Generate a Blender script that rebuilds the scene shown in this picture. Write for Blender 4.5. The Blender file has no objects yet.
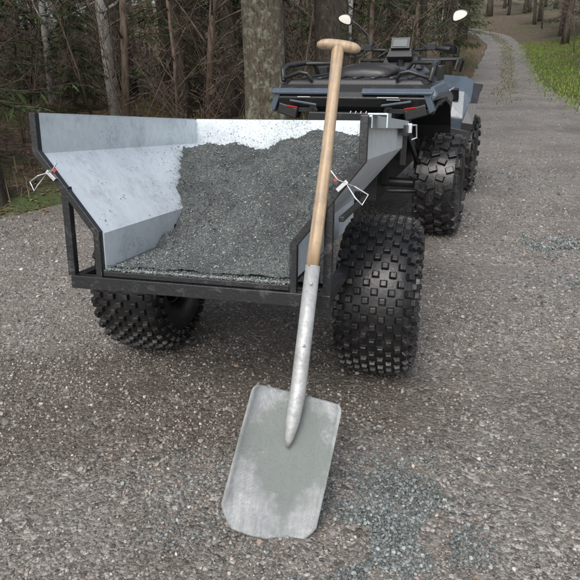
import bpy, math, random
import numpy as np
from mathutils import Vector, Matrix, noise
random.seed(7); rng=np.random.default_rng(7)
R=math.radians
scene=bpy.context.scene
col=scene.collection
scene.view_settings.view_transform='Standard'
scene.view_settings.look='None'
scene.view_settings.exposure=0

# ------------------------------------------------------------------ materials
def newmat(name,base=(.5,.5,.5),rough=.6,metal=0.0,spec=.5):
    m=bpy.data.materials.new(name); m.use_nodes=True
    nt=m.node_tree; b=nt.nodes['Principled BSDF']
    b.inputs['Base Color'].default_value=(*base,1); b.inputs['Roughness'].default_value=rough
    b.inputs['Metallic'].default_value=metal; b.inputs['Specular IOR Level'].default_value=spec
    return m,nt,b
def nd(nt,t,**kw):
    n=nt.nodes.new(t)
    for k,v in kw.items():
        if k.startswith('_'): setattr(n,k[1:],v)
        else: n.inputs[k.replace('__',' ')].default_value=v
    return n
def ramp(nt,src,stops,interp='LINEAR'):
    n=nt.nodes.new('ShaderNodeValToRGB'); cr=n.color_ramp; cr.interpolation=interp
    while len(cr.elements)<len(stops): cr.elements.new(.5)
    for e,(p,c) in zip(cr.elements,stops):
        e.position=p; e.color=(*c,1) if len(c)==3 else c
    nt.links.new(src,n.inputs[0]); return n.outputs[0]
def g(v): return (v,v,v)
def coords(nt): return nt.nodes.new('ShaderNodeTexCoord').outputs['Object']
def noi(nt,vec,scale,detail=4,rough=.55):
    n=nd(nt,'ShaderNodeTexNoise',Scale=scale,Detail=detail,Roughness=rough); nt.links.new(vec,n.inputs['Vector']); return n.outputs['Fac']
def vor(nt,vec,scale,feature='F1'):
    n=nd(nt,'ShaderNodeTexVoronoi',Scale=scale); n.feature=feature; nt.links.new(vec,n.inputs['Vector']); return n
def mix(nt,fac,a,b,mode='MIX'):
    n=nt.nodes.new('ShaderNodeMix'); n.data_type='RGBA'; n.blend_type=mode
    for s,v in ((0,fac),(6,a),(7,b)):
        if hasattr(v,'links') : nt.links.new(v,n.inputs[s])
        else: n.inputs[s].default_value=v if s==0 else (*v,1)
    return n.outputs[2]
def mth(nt,op,a,b=0.0,clamp=False):
    n=nt.nodes.new('ShaderNodeMath'); n.operation=op; n.use_clamp=clamp
    for s,v in ((0,a),(1,b)):
        if hasattr(v,'links'): nt.links.new(v,n.inputs[s])
        else: n.inputs[s].default_value=v
    return n.outputs[0]
def bump(nt,b,h,dist=.01,strength=1.0,prev=None):
    n=nd(nt,'ShaderNodeBump',Distance=dist,Strength=strength); nt.links.new(h,n.inputs['Height'])
    if prev is not None: nt.links.new(prev,n.inputs['Normal'])
    nt.links.new(n.outputs[0],b.inputs['Normal']); return n.outputs[0]
def island(nt): return nt.nodes.new('ShaderNodeNewGeometry').outputs['Random Per Island']

# road
m_road,nt,b=newmat('gravel_road_mat',rough=.7); c=coords(nt)
v1=vor(nt,c,70); v2=vor(nt,c,170); big=noi(nt,c,.9,4); med=noi(nt,c,4,5,.7)
sep=nt.nodes.new('ShaderNodeSeparateColor'); nt.links.new(v1.outputs['Color'],sep.inputs[0])
c1=ramp(nt,sep.outputs[0],[(0,(.055,.05,.045)),(.35,(.14,.127,.114)),(.65,(.225,.21,.19)),(.88,(.33,.315,.295)),(1,(.5,.485,.46))])
sep2=nt.nodes.new('ShaderNodeSeparateColor'); nt.links.new(v2.outputs['Color'],sep2.inputs[0])
c2=ramp(nt,sep2.outputs[0],[(0,(.055,.05,.045)),(.5,(.165,.151,.136)),(.9,(.28,.265,.245)),(1,(.42,.405,.38))])
cc=mix(nt,ramp(nt,noi(nt,c,22,3),[(.42,g(0)),(.55,g(1))]),c1,c2)
cc=mix(nt,ramp(nt,med,[(.38,g(.6)),(.62,g(0))]),cc,(.118,.102,.086))
sx=nt.nodes.new('ShaderNodeSeparateXYZ'); nt.links.new(c,sx.inputs[0])
ex=mth(nt,'MULTIPLY',mth(nt,'ADD',sx.outputs[0],.55),.75); ey=mth(nt,'MULTIPLY',mth(nt,'SUBTRACT',mth(nt,'ADD',sx.outputs[1],mth(nt,'MULTIPLY',sx.outputs[0],.12)),1.95),2.2)
ell=mth(nt,'SUBTRACT',1.0,mth(nt,'ADD',mth(nt,'MULTIPLY',ex,ex),mth(nt,'MULTIPLY',ey,ey)),True)
wet=ramp(nt,mth(nt,'ADD',mth(nt,'SUBTRACT',1.0,big),mth(nt,'ADD',mth(nt,'MULTIPLY',ell,.35),mth(nt,'MULTIPLY',mth(nt,'SUBTRACT',med,.5),.5))),[(.44,g(0)),(.68,g(1))])
cc=mix(nt,mth(nt,'MULTIPLY',wet,.62),cc,(.45,.40,.35),'MULTIPLY')
nt.links.new(cc,b.inputs['Base Color'])
nt.links.new(ramp(nt,wet,[(.1,g(.72)),(.9,g(.36))]),b.inputs['Roughness'])
hh=mth(nt,'ADD',mth(nt,'MULTIPLY',v1.outputs['Distance'],-1.0),mth(nt,'MULTIPLY',v2.outputs['Distance'],-.5))
p=bump(nt,b,hh,.008,.7); bump(nt,b,noi(nt,c,9,5,.65),.02,.3,p)

# forest floor
m_floor,nt,b=newmat('forest_floor_mat',rough=.9); c=coords(nt)
v=vor(nt,c,22); sep=nt.nodes.new('ShaderNodeSeparateColor'); nt.links.new(v.outputs['Color'],sep.inputs[0])
lit=ramp(nt,sep.outputs[0],[(0,(.04,.027,.018)),(.5,(.10,.068,.042)),(.85,(.16,.11,.07)),(1,(.22,.17,.115))])
gm=ramp(nt,noi(nt,c,.7,4,.7),[(.5,g(0)),(.62,g(1))])
cc=mix(nt,gm,lit,ramp(nt,noi(nt,c,30,3),[(.3,(.03,.05,.012)),(.7,(.085,.12,.032))]))
nt.links.new(cc,b.inputs['Base Color']); bump(nt,b,noi(nt,c,16,4,.75),.08,1.0)

def stone_mat(name,stops,rough=.7):
    m,nt,b=newmat(name,rough=rough)
    nt.links.new(ramp(nt,island(nt),stops),b.inputs['Base Color']); return m
m_stone=stone_mat('road_stone_mat',[(0,(.05,.045,.04)),(.3,(.13,.118,.106)),(.6,(.215,.2,.18)),(.88,(.32,.303,.28)),(.95,(.24,.165,.12)),(1,(.5,.485,.46))],.5)
m_agg=stone_mat('aggregate_stone_mat',[(0,(.06,.069,.067)),(.5,(.12,.135,.131)),(.85,(.185,.203,.198)),(1,(.30,.32,.315))],.55)
# aggregate surface
m_load,nt,b=newmat('aggregate_mat',rough=.6); c=coords(nt)
v=vor(nt,c,230); sep=nt.nodes.new('ShaderNodeSeparateColor'); nt.links.new(v.outputs['Color'],sep.inputs[0])
cc=ramp(nt,sep.outputs[0],[(0,(.075,.086,.085)),(.5,(.135,.151,.148)),(.9,(.195,.215,.21)),(1,(.28,.3,.295))])
cc=mix(nt,ramp(nt,noi(nt,c,6,6,.75),[(.42,g(.7)),(.56,g(0))]),cc,(.068,.077,.076))
nt.links.new(cc,b.inputs['Base Color'])
p=bump(nt,b,mth(nt,'MULTIPLY',v.outputs['Distance'],-1),.005,1.0); bump(nt,b,noi(nt,c,40,5,.8),.02,1.0,p)

# galvanised steel with splatter
def galv(name,amount=.5,base=(.66,.72,.76)):
    m,nt,b=newmat(name,base,.45,.3); c=coords(nt)
    v=vor(nt,c,45); sep=nt.nodes.new('ShaderNodeSeparateColor'); nt.links.new(v.outputs['Color'],sep.inputs[0])
    cc=ramp(nt,sep.outputs[0],[(0,tuple(x*.94 for x in base)),(1,tuple(min(1,x*1.04) for x in base))])
    cc=mix(nt,ramp(nt,noi(nt,c,2.5,5),[(.4,g(.0)),(.7,g(.5))]),cc,(.46,.54,.58))
    sx=nt.nodes.new('ShaderNodeSeparateXYZ'); nt.links.new(c,sx.inputs[0])
    zone=mth(nt,'ADD',noi(nt,c,2.6,3),mth(nt,'MULTIPLY',sx.outputs[1],.08))
    sp=mth(nt,'ADD',noi(nt,c,100,5,.75),mth(nt,'MULTIPLY',zone,.5))
    mask=ramp(nt,sp,[(.98-.13*amount,g(0)),(1.06-.13*amount,g(1))])
    mask=mth(nt,'MULTIPLY',mask,.6)
    film=ramp(nt,noi(nt,c,5,9,.82),[(.50,g(0)),(.72,g(.55))])
    mask=mth(nt,'MAXIMUM',mask,mth(nt,'MULTIPLY',film,amount),True)
    cc=mix(nt,mask,cc,(.16,.175,.17))
    nt.links.new(cc,b.inputs['Base Color'])
    nt.links.new(mth(nt,'ADD',.42,mth(nt,'MULTIPLY',mask,.4)),b.inputs['Roughness'])
    bump(nt,b,noi(nt,c,3,2),.012,.6)
    return m
m_galv=galv('galvanised_steel_mat',.85); m_galv_out=galv('galvanised_outer_mat',.6,(.5,.56,.6))
def dirty(name,base,rough,metal=0,dirt=(.16,.14,.12),lo=.5,hi=.7,amt=.8,scale=14,det=6,spec=.5):
    m,nt,b=newmat(name,base,rough,metal,spec); c=coords(nt)
    mask=mth(nt,'MULTIPLY',ramp(nt,noi(nt,c,scale,det,.75),[(lo,g(0)),(hi,g(1))]),amt)
    nt.links.new(mix(nt,mask,base,dirt),b.inputs['Base Color'])
    nt.links.new(mth(nt,'ADD',rough,mth(nt,'MULTIPLY',mask,.8-rough)),b.inputs['Roughness'])
    bump(nt,b,noi(nt,c,90,2),.002,.5)
    return m
m_black=dirty('black_frame_mat',(.011,.012,.013),.36,0,(.13,.13,.125),.54,.72,.45,26)
m_rubber=dirty('tyre_rubber_mat',(.010,.010,.011),.34,0,(.11,.098,.083),.52,.76,.5,20,spec=.45)
m_plastic=dirty('black_plastic_mat',(.015,.016,.017),.42,0,(.12,.11,.1),.56,.8,.4,9)
m_paint=dirty('blue_grey_paint_mat',(.058,.078,.102),.3,0,(.15,.14,.13),.55,.8,.45,11)
m_seat=dirty('seat_vinyl_mat',(.018,.018,.019),.42,0,(.10,.055,.045),.60,.63,.5,5)
m_ferr=dirty('shovel_socket_mat',(.42,.43,.43),.42,.35,(.19,.2,.19),.42,.7,.8,30)
m_chrome,_,_=newmat('bright_steel_mat',(.6,.62,.64),.3,.9)
m_red,_,_=newmat('red_plastic_mat',(.30,.04,.03),.5)
m_redl,_,_=newmat('tail_light_mat',(.20,.012,.012),.15)
m_white,_,_=newmat('white_decal_mat',(.5,.52,.54),.4)
m_glass,_,_=newmat('mirror_glass_mat',(.8,.82,.84),.04,1)
m_screen,_,_=newmat('display_mat',(.05,.07,.08),.10)
m_alu,nt,b=newmat('shovel_steel_mat',rough=.5,metal=.25); c=coords(nt)
sx=nt.nodes.new('ShaderNodeSeparateXYZ'); nt.links.new(c,sx.inputs[0])
cx=mth(nt,'ABSOLUTE',sx.outputs[0]); cz=mth(nt,'ABSOLUTE',mth(nt,'SUBTRACT',sx.outputs[2],.26))
ds=mth(nt,'ADD',mth(nt,'MULTIPLY',cx,4.2),mth(nt,'MULTIPLY',cz,3.0))
ds=mth(nt,'ADD',ds,mth(nt,'MULTIPLY',noi(nt,c,9,9,.8),1.6))
mud=ramp(nt,mth(nt,'SUBTRACT',1.75,ds),[(.15,g(0)),(.42,g(.9))])
stl=ramp(nt,noi(nt,c,14,7,.75),[(.35,(.22,.232,.24)),(.65,(.34,.355,.362))])
mp=nd(nt,'ShaderNodeMapping'); mp.inputs['Scale'].default_value=(70,70,4); nt.links.new(c,mp.inputs[0])
scr=ramp(nt,noi(nt,mp.outputs[0],1,4,.7),[(.35,g(.8)),(.7,g(1.12))])
stl=mix(nt,1.0,stl,scr,'MULTIPLY')
film=ramp(nt,noi(nt,c,5,8,.8),[(.45,g(0)),(.62,g(.7))])
grit=ramp(nt,mth(nt,'ADD',noi(nt,c,140,5,.75),mth(nt,'MULTIPLY',mud,.07)),[(.60,g(0)),(.72,g(.6))])
cc=mix(nt,film,stl,(.20,.215,.205)); cc=mix(nt,mud,cc,(.145,.165,.155)); cc=mix(nt,grit,cc,(.10,.115,.11))
nt.links.new(cc,b.inputs['Base Color'])
nt.links.new(mth(nt,'ADD',.45,mth(nt,'MULTIPLY',mud,.45)),b.inputs['Roughness']); nt.links.new(mth(nt,'SUBTRACT',.3,mth(nt,'MULTIPLY',mud,.3)),b.inputs['Metallic'])
bump(nt,b,noi(nt,c,70,6,.75),.003,.8)
m_wood,nt,b=newmat('ash_wood_mat',rough=.5); c=coords(nt)
mp=nd(nt,'ShaderNodeMapping'); mp.inputs['Scale'].default_value=(60,60,3); nt.links.new(c,mp.inputs[0])
w=noi(nt,mp.outputs[0],1.2,5,.6)
cc=ramp(nt,w,[(.3,(.22,.15,.092)),(.5,(.37,.27,.17)),(.7,(.47,.365,.25))])
cc=mix(nt,ramp(nt,noi(nt,c,16,8,.8),[(.45,g(0)),(.7,g(.8))]),cc,(.18,.15,.118))
nt.links.new(cc,b.inputs['Base Color']); bump(nt,b,w,.001,.6)

def bark(name,a,bb,spot=None,scale=6,lo=.5,hi=.58,stretch=.25,bd=.03,det=5):
    m,nt,b=newmat(name,rough=.9); c=coords(nt)
    mp=nd(nt,'ShaderNodeMapping'); mp.inputs['Scale'].default_value=(1,1,stretch); nt.links.new(c,mp.inputs[0])
    f=noi(nt,mp.outputs[0],scale*4,det,.7)
    cc=ramp(nt,f,[(.35,a),(.65,bb)])
    if spot: cc=mix(nt,ramp(nt,noi(nt,c,scale,det,.75),[(lo,g(0)),(hi,g(1))]),cc,spot)
    nt.links.new(cc,b.inputs['Base Color'])
    if bd>.005: bump(nt,b,f,bd,1.0)
    return m
m_bark_s=bark('spruce_bark_mat',(.035,.027,.021),(.13,.10,.08),(.11,.14,.085),5,.55,.65)
m_bark_b=bark('birch_bark_mat',(.40,.39,.36),(.6,.58,.54),(.06,.05,.045),7,.53,.6,2.5,.01)
m_bark_l=bark('lichen_bark_mat',(.035,.027,.018),(.17,.14,.10),(.27,.29,.21),13,.50,.62,.3,.05,8)
m_bark_d=bark('dark_bark_mat',(.02,.015,.012),(.10,.075,.055),(.12,.14,.09),9,.55,.66,.3,.05,7)
m_twig=bark('twig_mat',(.075,.053,.038),(.20,.15,.115),None,5,bd=.002,det=2)
def leafm(name,stops,trans=.0):
    m,nt,b=newmat(name,rough=.8,spec=.2); nt.links.new(ramp(nt,island(nt),stops),b.inputs['Base Color']); return m
m_needle=leafm('spruce_needle_mat',[(0,(.020,.034,.014)),(.5,(.042,.066,.025)),(1,(.085,.115,.042))])
m_grass=leafm('grass_mat',[(0,(.06,.10,.02)),(.5,(.12,.19,.035)),(1,(.22,.27,.075))])
m_dry=leafm('dry_grass_mat',[(0,(.12,.08,.045)),(.5,(.22,.155,.09)),(1,(.33,.25,.15))])
m_mid=leafm('track_grass_mat',[(0,(.07,.075,.03)),(.5,(.12,.12,.05)),(1,(.2,.17,.09))])
m_leaf=leafm('dead_leaf_mat',[(0,(.07,.04,.022)),(.5,(.16,.09,.045)),(.9,(.25,.16,.09)),(1,(.33,.25,.16))])
m_under=leafm('undergrowth_mat',[(0,(.05,.065,.022)),(.5,(.095,.11,.036)),(1,(.18,.155,.065))])

# ------------------------------------------------------------------ mesh tools
class MB:
    def __init__(s): s.V=[];s.F=[];s.M=[];s.S=[]
    def add(s,vs,fs,m=0,smooth=False):
        o=len(s.V); s.V.extend([tuple(v) for v in vs])
        for f in fs: s.F.append([i+o for i in f]); s.M.append(m); s.S.append(smooth)
    def box(s,c,d,rot=None,m=0,top=(1,1),sh=(0,0)):
        c=Vector(c); vs=[]
        for z in (-1,1):
            for x,y in ((-1,-1),(1,-1),(1,1),(-1,1)):
                k=top if z>0 else (1,1); q=sh if z>0 else (0,0)
                p=Vector((x*d[0]/2*k[0]+q[0],y*d[1]/2*k[1]+q[1],z*d[2]/2))
                if rot is not None: p=rot@p
                vs.append(c+p)
        s.add(vs,[(3,2,1,0),(4,5,6,7),(0,1,5,4),(1,2,6,5),(2,3,7,6),(3,0,4,7)],m)
    def tube(s,pts,rad,n=8,m=0,ref=None,phase=0,smooth=True,closed=False):
        pts=[Vector(p) for p in pts]; k=len(pts)
        if not hasattr(rad,'__len__'): rad=[rad]*k
        vs=[];fs=[]; rf=Vector(ref) if ref else None; last=None
        for i,p in enumerate(pts):
            a=pts[(i-1)%k] if (closed or i>0) else p; b_=pts[(i+1)%k] if (closed or i<k-1) else p
            t1=(p-a).normalized() if (p-a).length>0 else None; t2=(b_-p).normalized() if (b_-p).length>0 else None
            t=((t1 or t2)+(t2 or t1)); t=t.normalized() if t.length>1e-6 else (t1 or t2)
            u=rf if rf else (last if last is not None else (Vector((0,0,1)) if abs(t.z)<.9 else Vector((1,0,0))))
            u=(u-t*u.dot(t)); u=u.normalized() if u.length>1e-6 else t.orthogonal().normalized()
            last=u; w=t.cross(u)
            ms=1.0
            if rf and t1 and t2: ms=1/max(.6,math.cos(t1.angle(t2)/2))
            for j in range(n):
                an=2*math.pi*j/n+phase
                vs.append(p+(u*math.cos(an)+w*math.sin(an)*ms)*rad[i])
        L=k if closed else k-1
        for i in range(L):
            for j in range(n):
                a=i*n+j;b2=i*n+(j+1)%n;i2=(i+1)%k
                fs.append((a,b2,i2*n+(j+1)%n,i2*n+j))
        if not closed: fs.append(tuple(range(n))[::-1]); fs.append(tuple((k-1)*n+j for j in range(n)))
        s.add(vs,fs,m,smooth)
    def lathe(s,prof,n=48,c=(0,0,0),m=0,smooth=True):
        vs=[];fs=[];k=len(prof)
        for i in range(n):
            a=2*math.pi*i/n
            for x,r in prof: vs.append((c[0]+x,c[1]+r*math.cos(a),c[2]+r*math.sin(a)))
        for i in range(n):
            for j in range(k-1):
                i2=(i+1)%n; fs.append((i*k+j,i*k+j+1,i2*k+j+1,i2*k+j))
        s.add(vs,fs,m,smooth)
    def prism(s,poly,x0,x1,m=0,poly2=None):
        poly2=poly2 or poly; n=len(poly)
        vs=[(x0,y,z) for y,z in poly]+[(x1,y,z) for y,z in poly2]
        fs=[tuple(range(n))[::-1],tuple(range(n,2*n))]+[(i,(i+1)%n,n+(i+1)%n,n+i) for i in range(n)]
        s.add(vs,fs,m)
    def loft(s,rings,m=0,smooth=True,caps=True):
        n=len(rings[0]); vs=[p for r in rings for p in r]; fs=[]
        for i in range(len(rings)-1):
            for j in range(n): fs.append((i*n+j,i*n+(j+1)%n,(i+1)*n+(j+1)%n,(i+1)*n+j))
        if caps: fs.append(tuple(range(n))[::-1]); fs.append(tuple((len(rings)-1)*n+j for j in range(n)))
        s.add(vs,fs,m,smooth)
    def mesh(s,name,mats):
        me=bpy.data.meshes.new(name); me.from_pydata(s.V,[],s.F)
        for mm in mats: me.materials.append(mm)
        me.polygons.foreach_set('material_index',s.M); me.polygons.foreach_set('use_smooth',s.S); me.update(); return me
    def build(s,name,mats,parent=None,bevel=0,subsurf=0,solid=0,fixn=True):
        me=s.mesh(name,mats)
        if fixn:
            import bmesh
            bm=bmesh.new(); bm.from_mesh(me); bmesh.ops.recalc_face_normals(bm,faces=bm.faces); bm.to_mesh(me); bm.free()
        o=bpy.data.objects.new(name,me); col.objects.link(o)
        if parent: o.parent=parent
        if solid: md=o.modifiers.new('s','SOLIDIFY'); md.thickness=solid; md.offset=0
        if bevel: md=o.modifiers.new('b','BEVEL'); md.width=bevel; md.segments=2; md.limit_method='ANGLE'; md.angle_limit=R(35)
        if subsurf: md=o.modifiers.new('u','SUBSURF'); md.levels=subsurf; md.render_levels=subsurf
        return o
def empty(name,loc=(0,0,0),rot=(0,0,0),parent=None):
    o=bpy.data.objects.new(name,None); col.objects.link(o); o.location=loc; o.rotation_euler=rot; o.parent=parent; o.empty_display_size=.1; return o
def np_mesh(name,V,F,mats,smooth=False,link=True):
    me=bpy.data.meshes.new(name); F=np.asarray(F,dtype=np.int32); k=F.shape[1]
    me.vertices.add(len(V)); me.vertices.foreach_set('co',np.asarray(V,dtype=np.float32).ravel())
    me.loops.add(F.size); me.loops.foreach_set('vertex_index',F.ravel())
    me.polygons.add(len(F)); me.polygons.foreach_set('loop_start',np.arange(0,F.size,k,dtype=np.int32))
    for mm in mats: me.materials.append(mm)
    me.polygons.foreach_set('use_smooth',np.full(len(F),smooth))
    me.update(calc_edges=True); me.validate()
    if not link: return me
    o=bpy.data.objects.new(name,me); col.objects.link(o); return o
ph=(1+5**.5)/2
ICO=np.array([(-1,ph,0),(1,ph,0),(-1,-ph,0),(1,-ph,0),(0,-1,ph),(0,1,ph),(0,-1,-ph),(0,1,-ph),(ph,0,-1),(ph,0,1),(-ph,0,-1),(-ph,0,1)])/1.9
ICF=np.array([(0,11,5),(0,5,1),(0,1,7),(0,7,10),(0,10,11),(1,5,9),(5,11,4),(11,10,2),(10,7,6),(7,1,8),(3,9,4),(3,4,2),(3,2,6),(3,6,8),(3,8,9),(4,9,5),(2,4,11),(6,2,10),(8,6,7),(9,8,1)])
OCT=np.array([(1,0,0),(-1,0,0),(0,1,0),(0,-1,0),(0,0,1),(0,0,-1)],float); OCF=np.array([(0,2,4),(2,1,4),(1,3,4),(3,0,4),(2,0,5),(1,2,5),(3,1,5),(0,3,5)])
def rotm(n):
    q=rng.normal(size=(n,4)); q/=np.linalg.norm(q,axis=1)[:,None]; w,x,y,z=q.T
    return np.stack([1-2*(y*y+z*z),2*(x*y-z*w),2*(x*z+y*w),2*(x*y+z*w),1-2*(x*x+z*z),2*(y*z-x*w),2*(x*z-y*w),2*(y*z+x*w),1-2*(x*x+y*y)],1).reshape(n,3,3)
def stones(pos,size,ico=True,jit=.28,flat=.75):
    B,Fc=(ICO,ICF) if ico else (OCT,OCF); n=len(pos)
    V=B[None]*(1+rng.uniform(-jit,jit,(n,len(B),1)))*rng.uniform(.6,1.15,(n,1,3))
    V=np.einsum('nij,nkj->nki',rotm(n),V); V[:,:,2]*=flat
    V=V*size[:,None,None]+pos[:,None,:]
    F=Fc[None]+(np.arange(n)*len(B))[:,None,None]
    return V.reshape(-1,3),F.reshape(-1,3)

# ------------------------------------------------------------------ terrain
YS=[-40,-6,0,2,4.6,7,9,13,20,28,35,42,50,58,70,90]
LE=[-12,-6,-4.3,-3.6,-2.6,-.6,.7,2.7,5.9,8.8,11.3,12.8,12.2,9,0,-16]
RE=[-2,3.0,3.4,3.6,4.0,4.7,5.2,6.3,8.4,11.0,13.3,14.8,14.4,11.6,3.6,-12]
le=lambda y:np.interp(y,YS,LE); re=lambda y:np.interp(y,YS,RE)
def rise(y):
    t=np.clip(np.asarray(y,float)-18,0,130); return .10*t*t/(t+10)
def sst(x): x=np.clip(x,0,1); return x*x*(3-2*x)
def nz(x,y,s,seed=0): return noise.noise(Vector((x*s+seed,y*s-seed,seed*.37)))
def road_z(x,y): return float(rise(y))+.010*nz(x,y,1.1,3)+.005*nz(x,y,4,8)
def ground_z(x,y):
    dl=float(le(y))-x; d=max(dl,x-float(re(y)))
    z=float(rise(y))*(1 if dl<0 else 1-.65*float(sst((dl-4)/22)))-.07+.12*float(sst((d+.35)/.8))+.30*float(sst((d-.2)/4))
    if d>0: z+=min(1,d)*(.12*nz(x,y,.5,1)+.05*nz(x,y,1.7,5)+.02*nz(x,y,5,2))
    return z
def axis(parts):
    out=[]
    for a,b_,st in parts: out+=list(np.arange(a,b_,st))
    return np.array(out+[parts[-1][1]])
def gridmesh(name,xs,ys,fz,mats):
    V=np.array([(x,y,fz(x,y)) for y in ys for x in xs]); nx=len(xs)
    i=np.arange((len(ys)-1)*(nx-1)); r=i//(nx-1)*nx+i%(nx-1)
    return np_mesh(name,V,np.stack([r,r+1,r+nx+1,r+nx],1),mats,True)
gridmesh('ground',axis([(-400,-60,40),(-60,-12,2),(-12,12,.2),(12,30,.6),(30,80,2.5),(80,400,40)]),axis([(-400,-40,40),(-40,-4,2),(-4,20,.2),(20,70,.8),(70,140,5),(140,500,40)]),ground_z,[m_floor])
ys=axis([(-40,-4,1),(-4,9,.12),(9,90,.4)]); K=56; V=[]
for y in ys:
    a=float(le(y))+.12*nz(0,y,1.3,4)+.05*nz(0,y,6,4); b_=float(re(y))+.15*nz(5,y,1.1,9)
    for k in range(K+1):
        x=a+(b_-a)*k/K; V.append((x,y,road_z(x,y)))
i=np.arange((len(ys)-1)*K); r=i//K*(K+1)+i%K
np_mesh('gravel_road',V,np.stack([r,r+1,r+K+2,r+K+1],1),[m_road],True)
def road_pts(n,x0,x1,y0,y1,wedge=None,thr=-.1):
    P=np.stack([rng.uniform(x0,x1,n),rng.uniform(y0,y1,n)],1)
    if wedge: P=P[np.abs(P[:,0])<P[:,1]*wedge+.5]
    P=P[(P[:,0]>le(P[:,1])+.05)&(P[:,0]<re(P[:,1])-.05)]
    cl=np.array([nz(x,y,1.6,12)+.6*nz(x,y,5,2) for x,y in P]); P=P[cl+rng.uniform(-.5,.5,len(P))>thr]
    return P
def sized(n,a,b_,pw=2.2): return a+(b_-a)*rng.uniform(0,1,n)**pw
Vs=[];Fs=[];o=0
for n,x0,x1,y0,y1,a,b_,ico in ((60000,-2,2,.7,3.0,.0018,.0068,True),(40000,-3.2,4,3.0,7.5,.003,.010,False),(12000,-1,8,7.5,20,.005,.014,False),(13000,-2.5,3,.8,5,.005,.0095,True),(1500,-2.5,3,.8,6,.009,.016,True)):
    P=road_pts(n,x0,x1,y0,y1,.75,-.2); S=sized(len(P),a,b_)
    Z=np.array([road_z(x,y) for x,y in P])+S*.25
    v_,f_=stones(np.column_stack([P,Z]),S,ico); Vs.append(v_);Fs.append(f_+o);o+=len(v_)
np_mesh('gravel',np.concatenate(Vs),np.concatenate(Fs),[m_stone])
# spilled aggregate
cl=[(.24,1.28,.10,.09,4600),(.34,1.42,.09,.10,3000),(.15,1.18,.10,.06,2200),(.40,1.22,.08,.07,1500),(.05,1.4,.22,.12,900),(-.32,1.38,.10,.16,900),(.12,1.62,.10,.1,500),(-.2,1.6,.3,.2,700),(2.0,3.75,.22,.12,3600),(1.75,3.1,.2,.1,900),(1.95,6.0,.5,.25,1500),(.75,1.6,.2,.2,300)]
P=[];S=[]
for x,y,sx_,sy,n in cl:
    q=rng.normal(size=(n,2))*(sx_,sy)+(x,y)
    kk=np.array([nz(a,b_,9,6) for a,b_ in q])>-.10; q=q[kk]; s_=sized(len(q),.0013,.0075 if y<3 else .014,2)
    dd=np.exp(-(((q[:,0]-x)/sx_)**2+((q[:,1]-y)/sy)**2)*.7)
    z=np.array([road_z(a,b_) for a,b_ in q])+s_*.3+dd*.016*rng.uniform(0,1,len(q))*(n>1400)
    P.append(np.column_stack([q,z]));S.append(s_)
v_,f_=stones(np.concatenate(P),np.concatenate(S),True); np_mesh('spilled_gravel',v_,f_,[m_agg])

def quads_scatter(name,pts,L,W,mat,upright):
    n=len(pts); az=rng.uniform(0,2*math.pi,n); d=np.stack([np.cos(az),np.sin(az),np.zeros(n)],1); s_=np.stack([-np.sin(az),np.cos(az),np.zeros(n)],1)
    L=L*rng.uniform(.5,1.2,n); W=W*rng.uniform(.6,1.2,n)
    if upright:
        lean=rng.uniform(.05,.7,n)
        a=pts-s_*W[:,None]/2; b2=pts+s_*W[:,None]/2
        mid=pts+d*(lean*L*.3)[:,None]+np.array([0,0,1])*(L*.6)[:,None]
        c1=mid+s_*W[:,None]*.35; c2=mid-s_*W[:,None]*.35
        tp=pts+d*(lean*L)[:,None]+np.array([0,0,1])*(L*(1-.3*lean))[:,None]
        V=np.stack([a,b2,c1,c2,tp],1).reshape(-1,3); i=np.arange(n)*5
        F=np.concatenate([np.stack([i,i+1,i+2],1),np.stack([i,i+2,i+3],1),np.stack([i+3,i+2,i+4],1)])
    else:
        up=np.array([0,0,1]); t=rng.uniform(-.3,.3,(n,2)); 
        a=pts-d*L[:,None]/2; tp=pts+d*L[:,None]/2+up*(t[:,:1]*L[:,None]*.6+.004)
        b2=pts+s_*W[:,None]/2+up*(.004+np.abs(t[:,1:])*W[:,None]); c1=pts-s_*W[:,None]/2+up*(.004+np.abs(t[:,:1])*W[:,None])
        V=np.stack([a,b2,tp,c1,pts],1).reshape(-1,3); V[4::5,2]+=.003; i=np.arange(n)*5
        F=np.concatenate([np.stack([i+a_,i+b_,i+4],1) for a_,b_ in ((0,1),(1,2),(2,3),(3,0))])
    return np_mesh(name,V,F,[mat])
def pts_where(n,x0,x1,y0,y1,cond,zf=ground_z,off=.0):
    P=np.stack([rng.uniform(x0,x1,n),rng.uniform(y0,y1,n)],1); P=P[cond(P[:,0],P[:,1])]
    return np.column_stack([P,[zf(x,y)+off for x,y in P]])
both=lambda x,y:max(ground_z(x,y),road_z(x,y))
quads_scatter('fallen_leaves',np.concatenate([
 pts_where(22000,-9,3,2.5,12,lambda x,y:x<le(y)+.1+.6*rng.uniform(-1,1,len(x))**3,both,.006),
 pts_where(8000,-4,10,8,24,lambda x,y:(x<le(y)+.3),both,.006),
 pts_where(20,-2.5,3.5,2.5,9,lambda x,y:x>le(y),road_z,.006)]),.045,.028,m_leaf,False)
P=pts_where(110000,5,17,8,36,lambda x,y:(x>re(y)-.05+.25*rng.normal(size=len(x)))&(x<re(y)+3.5),both)
quads_scatter('grass_verge',P,.075,.022,m_grass,True)
P=pts_where(90000,2,17,13,52,lambda x,y:(np.abs(x-(le(y)+re(y))/2-.1)<.28+.12*rng.normal(size=len(x)))&(rng.uniform(0,1,len(x))<(y-13)/8),both)
quads_scatter('grass_strip',P,.06,.024,m_mid,True)
P=pts_where(36000,-8,14,4.5,38,lambda x,y:(x<le(y)+.0)&(x>le(y)-1.6)&(rng.uniform(0,1,len(x))<.4),both)
quads_scatter('dry_grass',P,.22,.010,m_dry,True)
P=pts_where(70000,-10,14,5.5,40,lambda x,y:(x<le(y)-.35)&(x>le(y)-6)&(rng.uniform(0,1,len(x))<.6),ground_z)
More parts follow.
